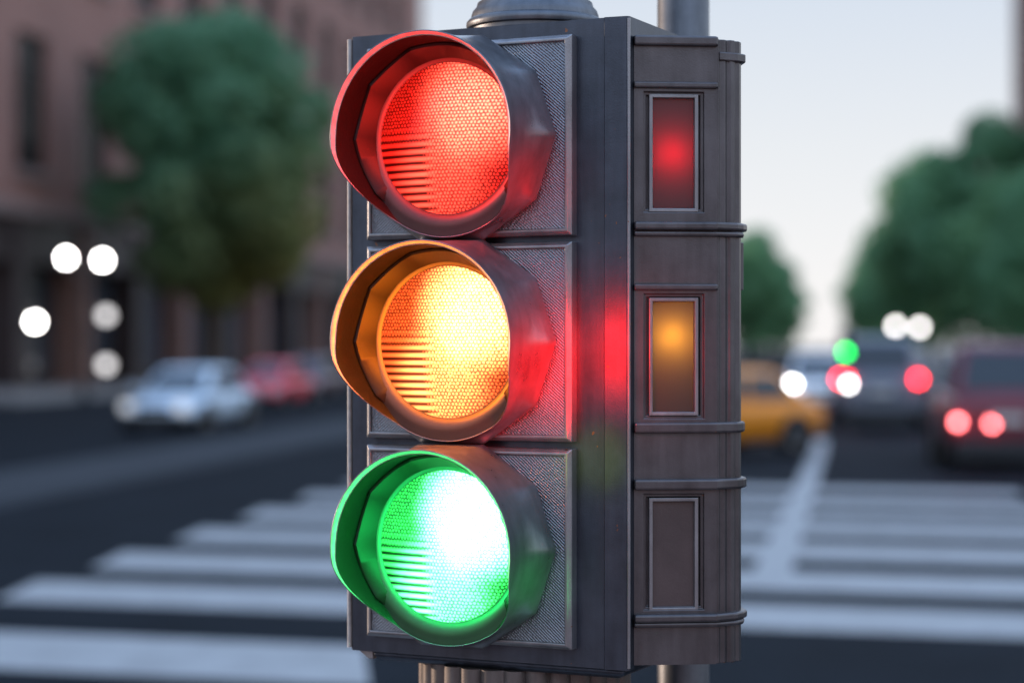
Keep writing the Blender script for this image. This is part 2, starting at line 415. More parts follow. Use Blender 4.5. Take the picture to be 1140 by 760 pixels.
def build_head(zc, lens, colname, lamp_col, watts, spill):
    # door: a thick square plate with a round opening
    bm = bmesh.new()
    nn = 64
    circ = [(U0+0.131*math.cos(2*math.pi*(k+0.5)/nn), zc+0.131*math.sin(2*math.pi*(k+0.5)/nn)) for k in range(nn)]
    hw, hz = (DX1-DX0)/2-0.010, DH-0.008
    mx = (DX0+DX1)/2
    sq = []
    for k in range(nn):
        t = 2*math.pi*(k+0.5)/nn; c, s = math.cos(t), math.sin(t)
        f = 1/max(abs(c), abs(s)); sq.append((mx+hw*c*f, zc+hz*s*f))
    # true corners
    for cx_, cz_ in ((1, 1), (-1, 1), (-1, -1), (1, -1)):
        k = min(range(nn), key=lambda q: (sq[q][0]-(mx+hw*cx_))**2+(sq[q][1]-(zc+hz*cz_))**2)
        sq[k] = (mx+hw*cx_, zc+hz*cz_)
    add_rings(bm, [[(x, -0.020, z) for x, z in sq], [(x, -0.020, z) for x, z in circ], [(x, 0.01, z) for x, z in circ]])
    d = link('door', bm, M['door'], sig)
    bm = bmesh.new()
    rect = lambda e, y: [(DX0+e, y, zc-DH+e), (DX1-e, y, zc-DH+e), (DX1-e, y, zc+DH-e), (DX0+e, y, zc+DH-e)]
    add_rings(bm, [rect(0, 0.0015), rect(0, -0.017), rect(0.0055, -0.0232), rect(0.0095, -0.0232), rect(0.0105, -0.0195)])
    link('door_edge', bm, M['dooredge'], d, bevel=0.0012)
    # visor shell
    bm = bmesh.new()
    rings = []
    rows_out = [(-1,)] + [0.0, 0.08, 0.2, 0.35, 0.55, 0.8, 1.0]
    phis = [2*math.pi*k/NA for k in range(NA)]
    rings.append([polx(p, deca(p)-0.010, 0.0235, zc) for p in phis])
    for s in rows_out[1:]:
        k = smooth01(s/0.62)
        ring = []
        for p in phis:
            a = polx(p, deca(p), 0.033+(visor_len(p)-0.033)*s, zc); b = pol(p, 0.1475, 0.033+(visor_len(p)-0.033)*s, zc)
            ring.append(tuple(q*(1-k)+w_*k for q, w_ in zip(a, b)))
        rings.append(ring)
    rings.append([pol(p, 0.1467, visor_len(p)+0.0006, zc) for p in phis])
    rings.append([pol(p, 0.1461, visor_len(p)+0.0003, zc) for p in phis])
    v = link('visor', _rings_bm(bm, rings), M['visor'], sig, smooth=True)
    bm = bmesh.new()
    rings = [[pol(p, 0.1459-0.0052*lipf(p), visor_len(p)-0.0002-0.0064*lipf(p), zc) for p in phis], [pol(p, 0.1392, 0.035+(visor_len(p)-0.035)*0.6, zc) for p in phis], [pol(p, 0.1365, 0.034, zc) for p in phis]]
    link('visor_lining', _rings_bm(bm, rings), M['visor_in'], v, smooth=True)
    # inner sleeve with its step
    bm = bmesh.new()
    sl = lambda p: 0.048 + (visor_len(p)-0.056)*0.42
    sq = lambda p: sl(p) + 1.2*(deca(p)-0.155)
    rings = [[pol(p, 0.1384, sq(p)-0.004, zc) for p in phis], [pol(p, 0.1368, sq(p), zc) for p in phis], [pol(p, 0.1335, sq(p)-0.0012, zc) for p in phis], [pol(p, 0.1175, 0.0520, zc) for p in phis]]
    link('inner_sleeve', _rings_bm(bm, rings), M['sleeve'], v, smooth=True)
    # lip round the mouth, coloured pale so the rim reads as lit by the lens
    bm = bmesh.new()
    arc = [R(-126+252*k/120) for k in range(121)]
    rings = [[pol(p, 0.1461-(0.1438-r)*lipf(p), visor_len(p)-d*lipf(p), zc) for p in arc] for r, d in ((0.1437, -0.0002), (0.1430, 0.0004), (0.1418, 0.0022), (0.1408, 0.0045), (0.1399, 0.0066), (0.1386, 0.0068))]
    add_rings(bm, rings, False)
    link('visor_rim', bm, M['bead'], v, smooth=True)
    # lens: a shallow dome, origin at its centre
    bm = bmesh.new()
    rings = [[(0.1128*q*math.sin(p), -(0.048+0.020*(1-q*q)), 0.1128*q*math.cos(p)) for p in phis] for q in (1, .93, .85, .75, .62, .48, .32, .16, .02)]
    add_rings(bm, rings, True, False, True)
    l = link('lens', bm, lens, sig, smooth=True, loc=(U0, 0, zc)); l['label'] = 'glowing %s lens' % colname
    # ring holding the lens, and the reflector cup behind
    bm = bmesh.new()
    rings = [[pol(p, r, n, zc) for p in phis] for r, n in ((0.1460, 0.0553), (0.1400, 0.0560), (0.1365, 0.0563), (0.1325, 0.0572), (0.1270, 0.0572), (0.1205, 0.0550), (0.1150, 0.0512), (0.1126, 0.0482), (0.1126, 0.042), (0.130, 0.0))]
    link('lens_ring', _rings_bm(bm, rings), M['ring'], sig, smooth=True)
    bm = bmesh.new()
    rings = [[pol(p, r, n, zc) for p in phis] for r, n in ((0.1295, 0.024), (0.1295, -0.03), (0.10, -0.075), (0.03, -0.085))]
    add_rings(bm, rings, True, False, True)
    link('reflector_cup', bm, M['cup'], sig, smooth=True)
    def lamp(nm, w, loc_, aim=None, cone=90, size=0.006, col=(1, 1, 1)):
        li = bpy.data.lights.new(colname+'_'+nm, 'SPOT' if aim else 'POINT'); li.energy = w; li.color = col; li.shadow_soft_size = size
        lo = bpy.data.objects.new(colname+'_'+nm, li); COL.objects.link(lo); lo.parent = sig
        lo.location = (U0+loc_[0], -loc_[2], zc+loc_[1])
        if aim:
            li.spot_size = R(cone); li.spot_blend = 1.0
            d_ = Vector((aim[0]-loc_[0], -(aim[2]-loc_[2]), aim[1]-loc_[1]))
            lo.rotation_euler = d_.to_track_quat('-Z', 'Y').to_euler()
    lamp('bulb', watts, (0.030, 0.024, -0.050), (0.050, 0.046, 0.05), 100)
    lamp('lower_bulb', watts*0.30, (0.004, -0.030, -0.060), (-0.004, -0.058, 0.05), 82)
    lamp('side_bulb', watts*0.03, (0.0, 0.0, -0.05))
    lamp('lens_spill', spill, (0.0, -0.01, 0.09), size=0.05, col=lamp_col)  # added lamp inside the visor to light its rim

def _rings_bm(bm, rings):
    add_rings(bm, rings); return bm

build_head(ZC[0], M['lens_r'], 'red', (1, 0.03, 0.02), 2.7, 4.5)
build_head(ZC[1], M['lens_a'], 'amber', (1, 0.20, 0.008), 5.2, 7.0)
build_head(ZC[2], M['lens_g'], 'green', (0.015, 1, 0.17), 12.0, 5.0)

# ---- side housing (its own frame: a = right, d = back)
P0 = Vector((0.1778, 2.9005, 0.0))
inv = Matrix.Translation((CX, CY, 0)) @ Matrix.Rotation(-TH, 4, 'Z')
loc = inv.inverted() @ P0
SA = R(5.5)+TH
def zz(y): return H + (385-y)*0.0013087
def aa(x): return (x-705)*0.0013087
panels = [(98, 240, 104, 236), (323, 470, 331, 463), (546, 683, 554, 681)]
PX = (716, 784, 722, 778)
bm = bmesh.new()
z0s, z1s = zz(740), zz(42)
xs_ = [0.0, aa(PX[0]), aa(PX[1]), 0.122]
zs_ = [z0s]
for p in reversed(panels): zs_ += [zz(p[1]-4), zz(p[0]+4)]
zs_ += [z1s]
pockets = []
def quad(*pts): bm.faces.new([bm.verts.new(p) for p in pts])
for i in range(3):
    for j in range(len(zs_)-1):
        if i == 1 and j % 2 == 1:
            xa, xb, za, zb2 = xs_[1], xs_[2], zs_[j], zs_[j+1]
            e, dd = 0.0045, 0.006
            o1 = [(xa, 0, za), (xb, 0, za), (xb, 0, zb2), (xa, 0, zb2)]
            o2 = [(x, dd, z) for x, _, z in o1]
            f3 = [(xa+e, dd, za+e), (xb-e, dd, za+e), (xb-e, dd, zb2-e), (xa+e, dd, zb2-e)]
            f4 = [(x, 0.012, z) for x, _, z in f3]
            f5 = [(xa+0.009, 0.012, za+0.009), (xb-0.009, 0.012, za+0.009), (xb-0.009, 0.012, zb2-0.009), (xa+0.009, 0.012, zb2-0.009)]
            f6 = [(x, 0.065, z) for x, _, z in f5]
            pockets.append((f5, f6))
            add_rings(bm, [o1, o2, f3, f4, f5])
        else:
            quad((xs_[i], 0, zs_[j]), (xs_[i+1], 0, zs_[j]), (xs_[i+1], 0, zs_[j+1]), (xs_[i], 0, zs_[j+1]))
path = [(0.122, 0.0), (0.122, 0.003), (0.1255, 0.003), (0.127, 0.006), (0.133, 0.007), (0.137, 0.012), (0.141, 0.010), (0.1465, 0.014), (0.1475, 0.019), (0.1535, 0.022), (0.157, 0.030), (0.157, 0.17), (0.0, 0.17), (0, 0)]
path = [(x if x <= 0.122 else 0.122+(x-0.122)*1.22, y) for x, y in path]
for (xa, ya), (xb, yb) in zip(path, path[1:]):
    quad((xa, ya, z0s), (xb, yb, z0s), (xb, yb, z1s), (xa, ya, z1s))
bm.faces.new([bm.verts.new((x, y, z1s)) for x, y in path[:-1]]); bm.faces.new([bm.verts.new((x, y, z0s)) for x, y in path[:-1]])
side = link('side_housing', bm, M['side'], sig, loc=loc, rz=SA, bevel=0.0012)
for f5, f6 in pockets:
    bm = bmesh.new(); add_rings(bm, [f5, f6], True, False, True); link('lamp_pocket', bm, M['gasket'], side)
def rail(y0, y1, e, wide, name='moulding'):
    bm = bmesh.new()
    if wide:
        pl = [(-0.001, -e), (0.121, -e), (0.133, -e*0.6+0.002), (0.155, 0.006), (0.166, 0.018), (0.1645+e*0.8, 0.035), (0.1645+e*0.8, 0.16), (-0.001, 0.16)]
    else:
        pl = [(-0.001, -e), (0.121, -e), (0.1245, -e*0.4), (0.1245, 0.02), (-0.001, 0.02)]
    add_prism(bm, pl, zz(y1), zz(y0))
    return link(name, bm, M['side'], side, bevel=min(0.0035, (y1-y0)*0.0013*0.42), segs=3)
rail(40, 51, 0.009, False, 'top_cap')
bm = bmesh.new(); add_prism(bm, [(0.1265, 0.001), (0.140, 0.006), (0.156, 0.012), (0.171, 0.026), (0.171, 0.16), (0.1265, 0.16)], zz(66), zz(56)); link('corner_cap', bm, M['side'], side, bevel=0.002)
rail(91, 98, 0.0065, False)
rail(247, 256, 0.013, True); rail(257, 263, 0.007, True)
rail(316, 323, 0.0065, False)
rail(470, 482, 0.009, True)
rail(533, 545, 0.012, True)
rail(683, 692, 0.013, True); rail(692, 698, 0.008, True)
bm = bmesh.new(); add_prism(bm, [(0.1652, 0.032), (0.170, 0.036), (0.170, 0.10), (0.1652, 0.10)], zz(322), zz(268)); link('corner_strap', bm, M['side'], side, bevel=0.0012)
for k, (p, mat, lc, w) in enumerate(zip(panels, (M['panel_r'], M['panel_a'], M['panel_n']), ((1, .3, .3), (1, .85, .8), None), (0.058, 0.072, 0))):
    xa, xb, za, zb2 = aa(PX[2]), aa(PX[3]), zz(p[3]), zz(p[2])
    bm = bmesh.new()
    ring = lambda e, y: [(xa+e, y, za+e), (xb-e, y, za+e), (xb-e, y, zb2-e), (xa+e, y, zb2-e)]
    add_rings(bm, [ring(0, 0.0105), ring(0.0005, 0.0015), ring(0.0055, 0.0015), ring(0.0068, 0.0105)])
    link('panel_frame', bm, M['dooredge'], side, bevel=0.0008)
    bm = bmesh.new(); bm.faces.new([bm.verts.new(v_) for v_ in ((xa+0.0055, 0.008, za+0.0055), (xb-0.0055, 0.008, za+0.0055), (xb-0.0055, 0.008, zb2-0.0055), (xa+0.0055, 0.008, zb2-0.0055))])
    q = link('indicator_panel', bm, mat, side)
    q['label'] = ('recessed panel glowing red', 'recessed panel glowing amber', 'unlit recessed panel')[k]
    if lc:
        li = bpy.data.lights.new('indicator_bulb', 'POINT'); li.energy = w; li.color = lc; li.shadow_soft_size = 0.004
        lo = bpy.data.objects.new('indicator_bulb', li); COL.objects.link(lo); lo.parent = side
        lo.location = (aa(749), 0.036, zz((170, 374)[k]))
# ---- collar and pipe on top
cw = inv.inverted() @ Vector((0.0352, 3.055, 0))
bm = bmesh.new()
add_lathe(bm, [(0.098, 0.4776), (0.098, 0.4835), (0.104, 0.485), (0.1055, 0.489), (0.105, 0.494), (0.101, 0.4985), (0.0985, 0.4995), (0.0975, 0.505), (0.0955, 0.511), (0.090, 0.517), (0.088, 0.524)], (cw.x, cw.y, H), 72)
link('collar', bm, M['pipe'], sig, smooth=True)
bm = bmesh.new(); add_lathe(bm, [(0.082, 0.52), (0.082, 0.90), (0.06, 0.95), (0.02, 0.97)], (cw.x, cw.y, H), 56); link('top_pipe', bm, M['pipe'], sig, smooth=True)
# mast behind
mw = inv.inverted() @ Vector((0.284, 3.30, 0))
bm = bmesh.new(); add_lathe(bm, [(0.08, 0.16), (0.08, 0.19), (0.043, 0.21), (0.043, 3.2), (0.03, 3.23)], (mw.x, mw.y, 0), 48); link('mast', bm, M['pipe'], sig, smooth=True)
for zc in (H+0.30, H-0.30):
    bm = bmesh.new(); add_tube(bm, [(0.12, 0.20, zc), (mw.x, mw.y, zc)], 0.018, 12)
    link('mast_bracket', bm, M['pipe'], sig, smooth=True)
# fluted post
pw = inv.inverted() @ Vector((0.02, 3.135, 0))
def flute(zr):
    r0, z = zr; ring = []
    for k in range(240):
        t = 2*math.pi*k/240; w = abs(math.sin(t*14)); ring.append((pw.x+(r0-0.011*(1-w)**1.6)*math.cos(t), pw.y+(r0-0.011*(1-w)**1.6)*math.sin(t), z))
    return ring
bm = bmesh.new(); add_rings(bm, [flute((0.19, 0.32)), flute((0.168, 0.5)), flute((0.167, H-0.4855))], True, True, True); link('post', bm, M['post'], sig, smooth=True)
bm = bmesh.new(); add_lathe(bm, [(0.27, 0.14), (0.27, 0.20), (0.24, 0.24), (0.215, 0.29), (0.205, 0.33)], (pw.x, pw.y, 0), 64); link('post_base', bm, M['post'], sig, smooth=True)

# added spots without fixtures, colouring the plate, door edges and visor sides
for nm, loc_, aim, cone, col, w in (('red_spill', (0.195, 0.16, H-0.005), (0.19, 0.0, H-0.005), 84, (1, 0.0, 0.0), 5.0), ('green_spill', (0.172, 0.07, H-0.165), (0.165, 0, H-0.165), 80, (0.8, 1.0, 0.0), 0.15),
        ('red_side_spill', (0.27, 0.14, H-0.06), (0.11, 0.06, H-0.03), 62, (1, 0.0, 0.0), 24.0), ('added_red_under_spot', (0.20, 0.12, H+0.16), (0.08, 0.08, H+0.25), 74, (1, 0.0, 0.0), 5.0), ('green_side_spill', (0.24, 0.14, H-0.40), (0.075, 0.08, H-0.33), 44, (0.0, 1.0, 0.12), 3.0)):
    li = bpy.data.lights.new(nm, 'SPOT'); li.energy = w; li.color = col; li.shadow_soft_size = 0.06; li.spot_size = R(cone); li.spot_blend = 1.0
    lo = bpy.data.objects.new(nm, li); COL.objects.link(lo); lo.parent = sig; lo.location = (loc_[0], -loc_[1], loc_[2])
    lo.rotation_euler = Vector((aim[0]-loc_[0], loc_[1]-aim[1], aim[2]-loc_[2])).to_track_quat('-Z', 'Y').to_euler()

# ------------------------------------------------------------------ GROUND AND STREET
def sheet(name, pts, z, mat, kind='structure'):
    bm = bmesh.new(); bm.faces.new([bm.verts.new((p[0], p[1], z)) for p in pts])
    o = link(name, bm, mat)
    if o.data.polygons[0].normal.z < 0: o.data.flip_normals()
    return tag(o, kind=kind)
sheet('ground', [(-1500, -600), (1500, -600), (1500, 2500), (-1500, 2500)], 0.0, M['ground'])
def strip(name, o0, o1, s0, s1, z, mat): return sheet(name, [street(o0, s0), street(o1, s0), street(o1, s1), street(o0, s1)], z, mat)
rd = strip('road', -140, 120, -60, 62, 0.004, M['asphalt'])
strip('avenue', -26, 5.5, 62, 900, 0.004, M['asphalt'])
# pavements with kerbs
def pavement(name, o0, o1, s0, s1):
    bm = bmesh.new()
    a = [street(o0, s0), street(o1, s0), street(o1, s1), street(o0, s1)]
    add_rings(bm, [[(p.x, p.y, 0.0) for p in a], [(p.x, p.y, 0.13) for p in a]], True, False, True)
    return tag(link(name, bm, M['concrete']), kind='structure')
pavement('pavement', -60, -26.2, 62, 900); pavement('pavement', 5.7, 60, 62, 900)
def kerb(o0, o1, s0, s1):
    bm = bmesh.new(); a = [street(o0, s0), street(o1, s0), street(o1, s1), street(o0, s1)]
    add_rings(bm, [[(p.x, p.y, 0.0) for p in a], [(p.x, p.y, 0.135) for p in a]], True, False, True)
    tag(link('kerb', bm, M['kerb']), kind='structure')
kerb(-26.2, -26.0, 62, 900); kerb(5.5, 5.7, 62, 900)
# island under the signal
bm = bmesh.new(); add_lathe(bm, [(1.3, 0.0), (1.3, 0.12), (1.27, 0.14)], (0.1, 3.2, 0), 48); tag(link('traffic_island', bm, M['kerb']), kind='structure')
tag(link('added_reflection_paving', _box_bm(-45, 45, -34, 1.2, 0.006, 0.012), M['paver']), kind='structure')  # unseen paving added to give the metal a warm brown reflection
wl = tag(empty('brick_wall', (0, -34.5, 0)), 'unseen brown brick wall with stone coping, added behind the viewer for reflections', 'wall')  # unseen wall added so the lower metal of the signal reflects brown
link('wall_face', _box_bm(-60, 60, -0.3, 0.3, 0, 5.6), M['brick'], wl); link('coping', _box_bm(-60, 60, -0.4, 0.4, 5.601, 5.8), M['stone'], wl)
# crosswalk: ten bars, slightly oblique
def px(x, y): 
    Y = H*2216.7/(y-385); return Vector(((x-570)/2216.7*Y, Y, 0))
bm = bmesh.new()
def bar(x0, x1, ya, yb, slope):
    # a bar between two picture columns, given its far/near edge rows at x0 and its direction on the ground
    p, q = px(x0[0], ya), px(x0[1], yb)
    d = Vector((math.cos(slope), -math.sin(slope), 0))
    def reach(p0, xx):      # run along d until the picture column xx
        t = (xx-570)/2216.7
        return p0 + d*((t*p0.y - p0.x)/(d.x - t*d.y))
    pts = [p, q, reach(q, x1[1]), reach(p, x1[0])]
    bm.faces.new([bm.verts.new((v.x, v.y, 0.009)) for v in pts])
SL = R(15)
for (xa, xb), (xc, xd), ya, yb in (((-160, -250), (405, 412), 697, 734), ((42, -6), (1300, 1350), 646.5, 669), ((138, 100), (1300, 1300), 615, 633.5), ((225, 192), (1300, 1300), 588.5, 603.5), ((292, 265), (1250, 1300), 566.5, 579.5), ((345, 330), (1155, 1165), 549, 558.5), ((400, 380), (1132, 1140), 534, 541)):
    bar((xa, xb), (xc, xd), ya, yb, SL)
cw_ = tag(link('crosswalk', bm, M['paint']), kind='structure')
if cw_.data.polygons[0].normal.z < 0: cw_.data.flip_normals()
ll = [px(836, 642), px(880, 642), px(921, 500), px(918, 468), px(909, 468), px(905, 500)]
sheet('lane_line', ll, 0.013, M['paint'])
strip('bike_lane', -12.3, -9.9, 5, 160, 0.008, M['bike'])
strip('edge_line', -9.8, -9.55, 5, 160, 0.009, M['bike'])

# ------------------------------------------------------------------ BUILDINGS
def building(name, label, o_face, side_dir, s0, s1, depth, height, mat, rows, bays, period, win_w, shop_h, first):
    """facade along the street; local x = along the street, local y = into the building"""
    ang = math.atan2(CU, SU)
    root = empty(name, street(o_face, s0, 0.13), ang)
    tag(root, label, 'building')
    L = s1-s0
    sg = 1 if side_dir < 0 else -1        # local +y points left of the heading
    def B(bm, x0, x1, y0, y1, z0, z1):
        ya, yb = sorted((sg*y0, sg*y1)); add_box(bm, x0, x1, ya, yb, z0, z1)
    bm = bmesh.new()
    wins = [(first+k*period-win_w/2, first+k*period+win_w/2) for k in range(bays)]
    zlev = shop_h
    prev = shop_h+0.5
    for (za, zb) in rows:                 # wall bands between window rows, piers between windows
        B(bm, 0, L, 0, depth, prev, za)
        x = 0
        for (xa, xb) in wins:
            B(bm, x, xa, 0, depth, za, zb); x = xb
            B(bm, xa, xb, 0.5, depth, za, zb)
        B(bm, x, L, 0, depth, za, zb)
        prev = zb
    B(bm, 0, L, 0, depth, prev, height)
    link('wall', bm, mat, root)
    bm = bmesh.new(); B(bm, -0.2, L+0.2, -0.35, depth, height, height+0.9); link('cornice', bm, M['stone'], root, bevel=0.08)
    bm = bmesh.new(); B(bm, -0.1, L+0.1, -0.3, depth, shop_h, shop_h+0.5); link('string_course', bm, M['stone'], root, bevel=0.05)
    for (za, zb) in rows:
        for (xa, xb) in wins:
            bm = bmesh.new()
            t = 0.16
            B(bm, xa, xb, 0.22, 0.4, za, za+t); B(bm, xa, xb, 0.22, 0.4, zb-t, zb)
            for xx in (xa, (xa+xb)/2-t/2, xb-t): B(bm, xx, xx+t, 0.22, 0.4, za+t, zb-t)
            B(bm, xa+t, xb-t, 0.24, 0.38, (za+zb)/2+0.4, (za+zb)/2+0.4+t*0.8)
            w = link('window', bm, M['frame'], root)
            bm = bmesh.new(); B(bm, xa+0.05, xb-0.05, 0.30, 0.33, za+0.05, zb-0.05); link('pane', bm, M['glass'], w)
            bm = bmesh.new(); B(bm, xa-0.25, xb+0.25, -0.18, 0.2, za-0.35, za-0.002); link('sill', bm, M['stone'], w, bevel=0.03)
    # shopfront
    bm = bmesh.new(); B(bm, 0, L, 1.2, depth, 0, shop_h); link('shopfront', bm, M['shop'], root)
    x = 0
    k = 0
    while x < L-1:
        bm = bmesh.new(); B(bm, x, x+1.3, -0.1, 1.19, 0, shop_h-0.002); link('pier', bm, M['brick2'] if k % 2 else M['shop'], root)
        bm = bmesh.new(); B(bm, x+1.31, min(L, x+period-0.01), 0.05, 1.19, shop_h-1.9, shop_h-0.002); link('fascia', bm, M['shop'], root)
        bm = bmesh.new(); B(bm, x+2.0, min(L-0.1, x+period-0.7), 1.0, 1.12, 0.5, shop_h-2.2)
        link('shop_window', bm, M['shopglass'], root)
        x += period; k += 1
    return root
building('brick_building', 'long brown brick building with tall dark windows behind the left tree', -33, -1, 20, 164, 22, 32, M['brick'], [(9.2, 15.0), (18.4, 23.6), (26.2, 29.5)], 19, 7.3, 3.6, 7.2, 80.3-20-7.3*8)  # near end lengthened out of view to shade the street from the sun
building('apartment_block', 'red brown brick block rising behind the trees on the right edge', 14.0, 1, 126, 150, 18, 31, M['brick2'], [(6.4, 9.0), (10.6, 13.2), (14.8, 17.4), (19.0, 21.6), (23.2, 25.8)], 4, 6.0, 2.0, 4.4, 3.0)
# a far terrace closing each side of the street behind the trees
building('brick_terrace', 'low brick terrace far down the street behind the small trees', -36, -1, 175, 420, 16, 13, M['brick2'], [(5.5, 7.6), (9.0, 11.2)], 24, 10.0, 2.4, 4.2, 6.0)

# ------------------------------------------------------------------ TREES
def crown_mesh(seed, rx, rz, nleaf, size, nclump):
    rnd = random.Random(seed)
    bm = bmesh.new()
    clumps = []
    for _ in range(nclump):
        while True:
            v = Vector((rnd.uniform(-1, 1), rnd.uniform(-1, 1), rnd.uniform(-1, 1)))
            if 0.62 < v.length < 1: break
        tap = 1.0 if v.z < 0 else 1-0.35*v.z
        clumps.append((Vector((v.x*rx*0.82*tap, v.y*rx*0.82*tap, v.z*rz*0.84)), rnd.uniform(0.22, 0.36)*rx))
    for _ in range(nleaf):
        c, r = rnd.choice(clumps)
        d = Vector((rnd.gauss(0, 1), rnd.gauss(0, 1), rnd.gauss(0, 1))).normalized()*r*rnd.uniform(0.85, 1.05)
        d.z *= 0.75
        p = c+d
        n = (d.normalized()+Vector((rnd.uniform(-.5, .5), rnd.uniform(-.5, .5), rnd.uniform(-.3, .6)))).normalized()
        a = n.orthogonal().normalized(); a.rotate(Matrix.Rotation(rnd.uniform(0, 6.28), 3, n)); b = n.cross(a)
        s = size*rnd.uniform(0.6, 1.3)
        q = [p-a*s, p-b*s*0.55+n*s*0.12, p+a*s, p+b*s*0.55+n*s*0.12]
        bm.faces.new([bm.verts.new(x) for x in q])
    return bm, clumps

def make_tree(seed, hgt, rx, rz, nleaf, leaf, label, group=None):
    root = empty('street_tree'); tag(root, label, 'tree', group)
    bm, clumps = crown_mesh(seed, rx, rz, nleaf, 0.045*rx+0.08, 64)
    cz = hgt-rz
    for v in bm.verts: v.co.z += cz
    me = bpy.data.meshes.new('crown'); bm.to_mesh(me); bm.free(); me.materials.append(leaf)
    o = bpy.data.objects.new('crown', me); COL.objects.link(o); o.parent = root
    bm = bmesh.new()
    fork = cz-rz*0.55
    add_tube(bm, [(0, 0, -0.1), (0.05, 0, 0.5), (0.02, 0.05, fork*0.6), (0, 0, fork), (0.1, 0.05, cz+rz*0.3)], [0.045*hgt*0.55, 0.03*hgt*0.6, 0.026*hgt*0.6, 0.022*hgt*0.6, 0.03], 10)
    for c, r in clumps[:14]:
        m = Vector((c.x*0.35, c.y*0.35, (fork+c.z+cz)/2-0.3))
        add_tube(bm, [(0, 0, fork-0.3), m, (c.x, c.y, c.z+cz)], [0.011*hgt*0.6, 0.007*hgt*0.6, 0.02], 6)
    link('trunk', bm, M['bark'], root, smooth=True)
    return root
t1 = make_tree(3, 17.6, 5.9, 7.2, 15000, M['leaf3'], 'big round green street tree in front of the brown brick building')
t1.location = street(-26.4, 84.2, 0.13)
tA = make_tree(11, 17.0, 5.6, 7.9, 9000, M['leaf1'], 'broad leafy tree nearest on the right pavement', 'trees along the right pavement')
tB = make_tree(23, 15.5, 5.2, 7.3, 9000, M['leaf2'], 'x', 'trees along the right pavement')
right = [(11.2, 100, 0.64, 'shortest leafy tree nearest on the right, at the right edge of the picture'), (10.9, 116, 0.86, 'broad leafy tree second from the right edge in the right row'), (10.2, 132, 1.04, 'leafy tree third from the right edge in the right row'), (9.6, 150, 1.1, 'leafy tree fourth from the right edge in the right row'),
         (9.4, 172, 1.12, 'leafy tree fifth from the right edge, above the twin street lamp'), (9.0, 200, 1.15, 'leafy tree sixth from the right edge in the right row'), (9.0, 235, 1.0, 'small looking far leafy tree near the end of the right row'), (8.8, 280, 1.05, 'second last tree of the right row, near the gap of sky'), (8.6, 340, 1.1, 'farthest tree of the right row, beside the gap of sky')]
for i, (o, s, sc, lab) in enumerate(right):
    t = tA if i == 0 else tB if i == 1 else copy_tree((tA, tB)[i % 2])
    t['label'] = lab; t['group'] = 'trees along the right pavement'
    t.location = street(o, s, 0.13); t.scale = (sc,)*3; t.rotation_euler[2] = i*1.7
left = [(-8.2, 215, 0.95, 'nearest tree of the far left row, just right of the traffic signal'), (-8.0, 245, 1.0, 'second tree of the far left row, right of the traffic signal'), (-7.6, 280, 1.0, 'third tree of the far left row, above the taxi'), (-7.2, 325, 1.0, 'fourth tree of the far left row, left of the gap of sky'), (-7.0, 390, 1.05, 'farthest tree of the left row, closing the street under the sky gap')]
for i, (o, s, sc, lab) in enumerate(left):
    t = copy_tree((tB, tA)[i % 2]); t['label'] = lab; t['group'] = 'trees along the far left side'
    t.location = street(o, s, 0.004); t.scale = (sc,)*3; t.rotation_euler[2] = 0.5+i*1.3

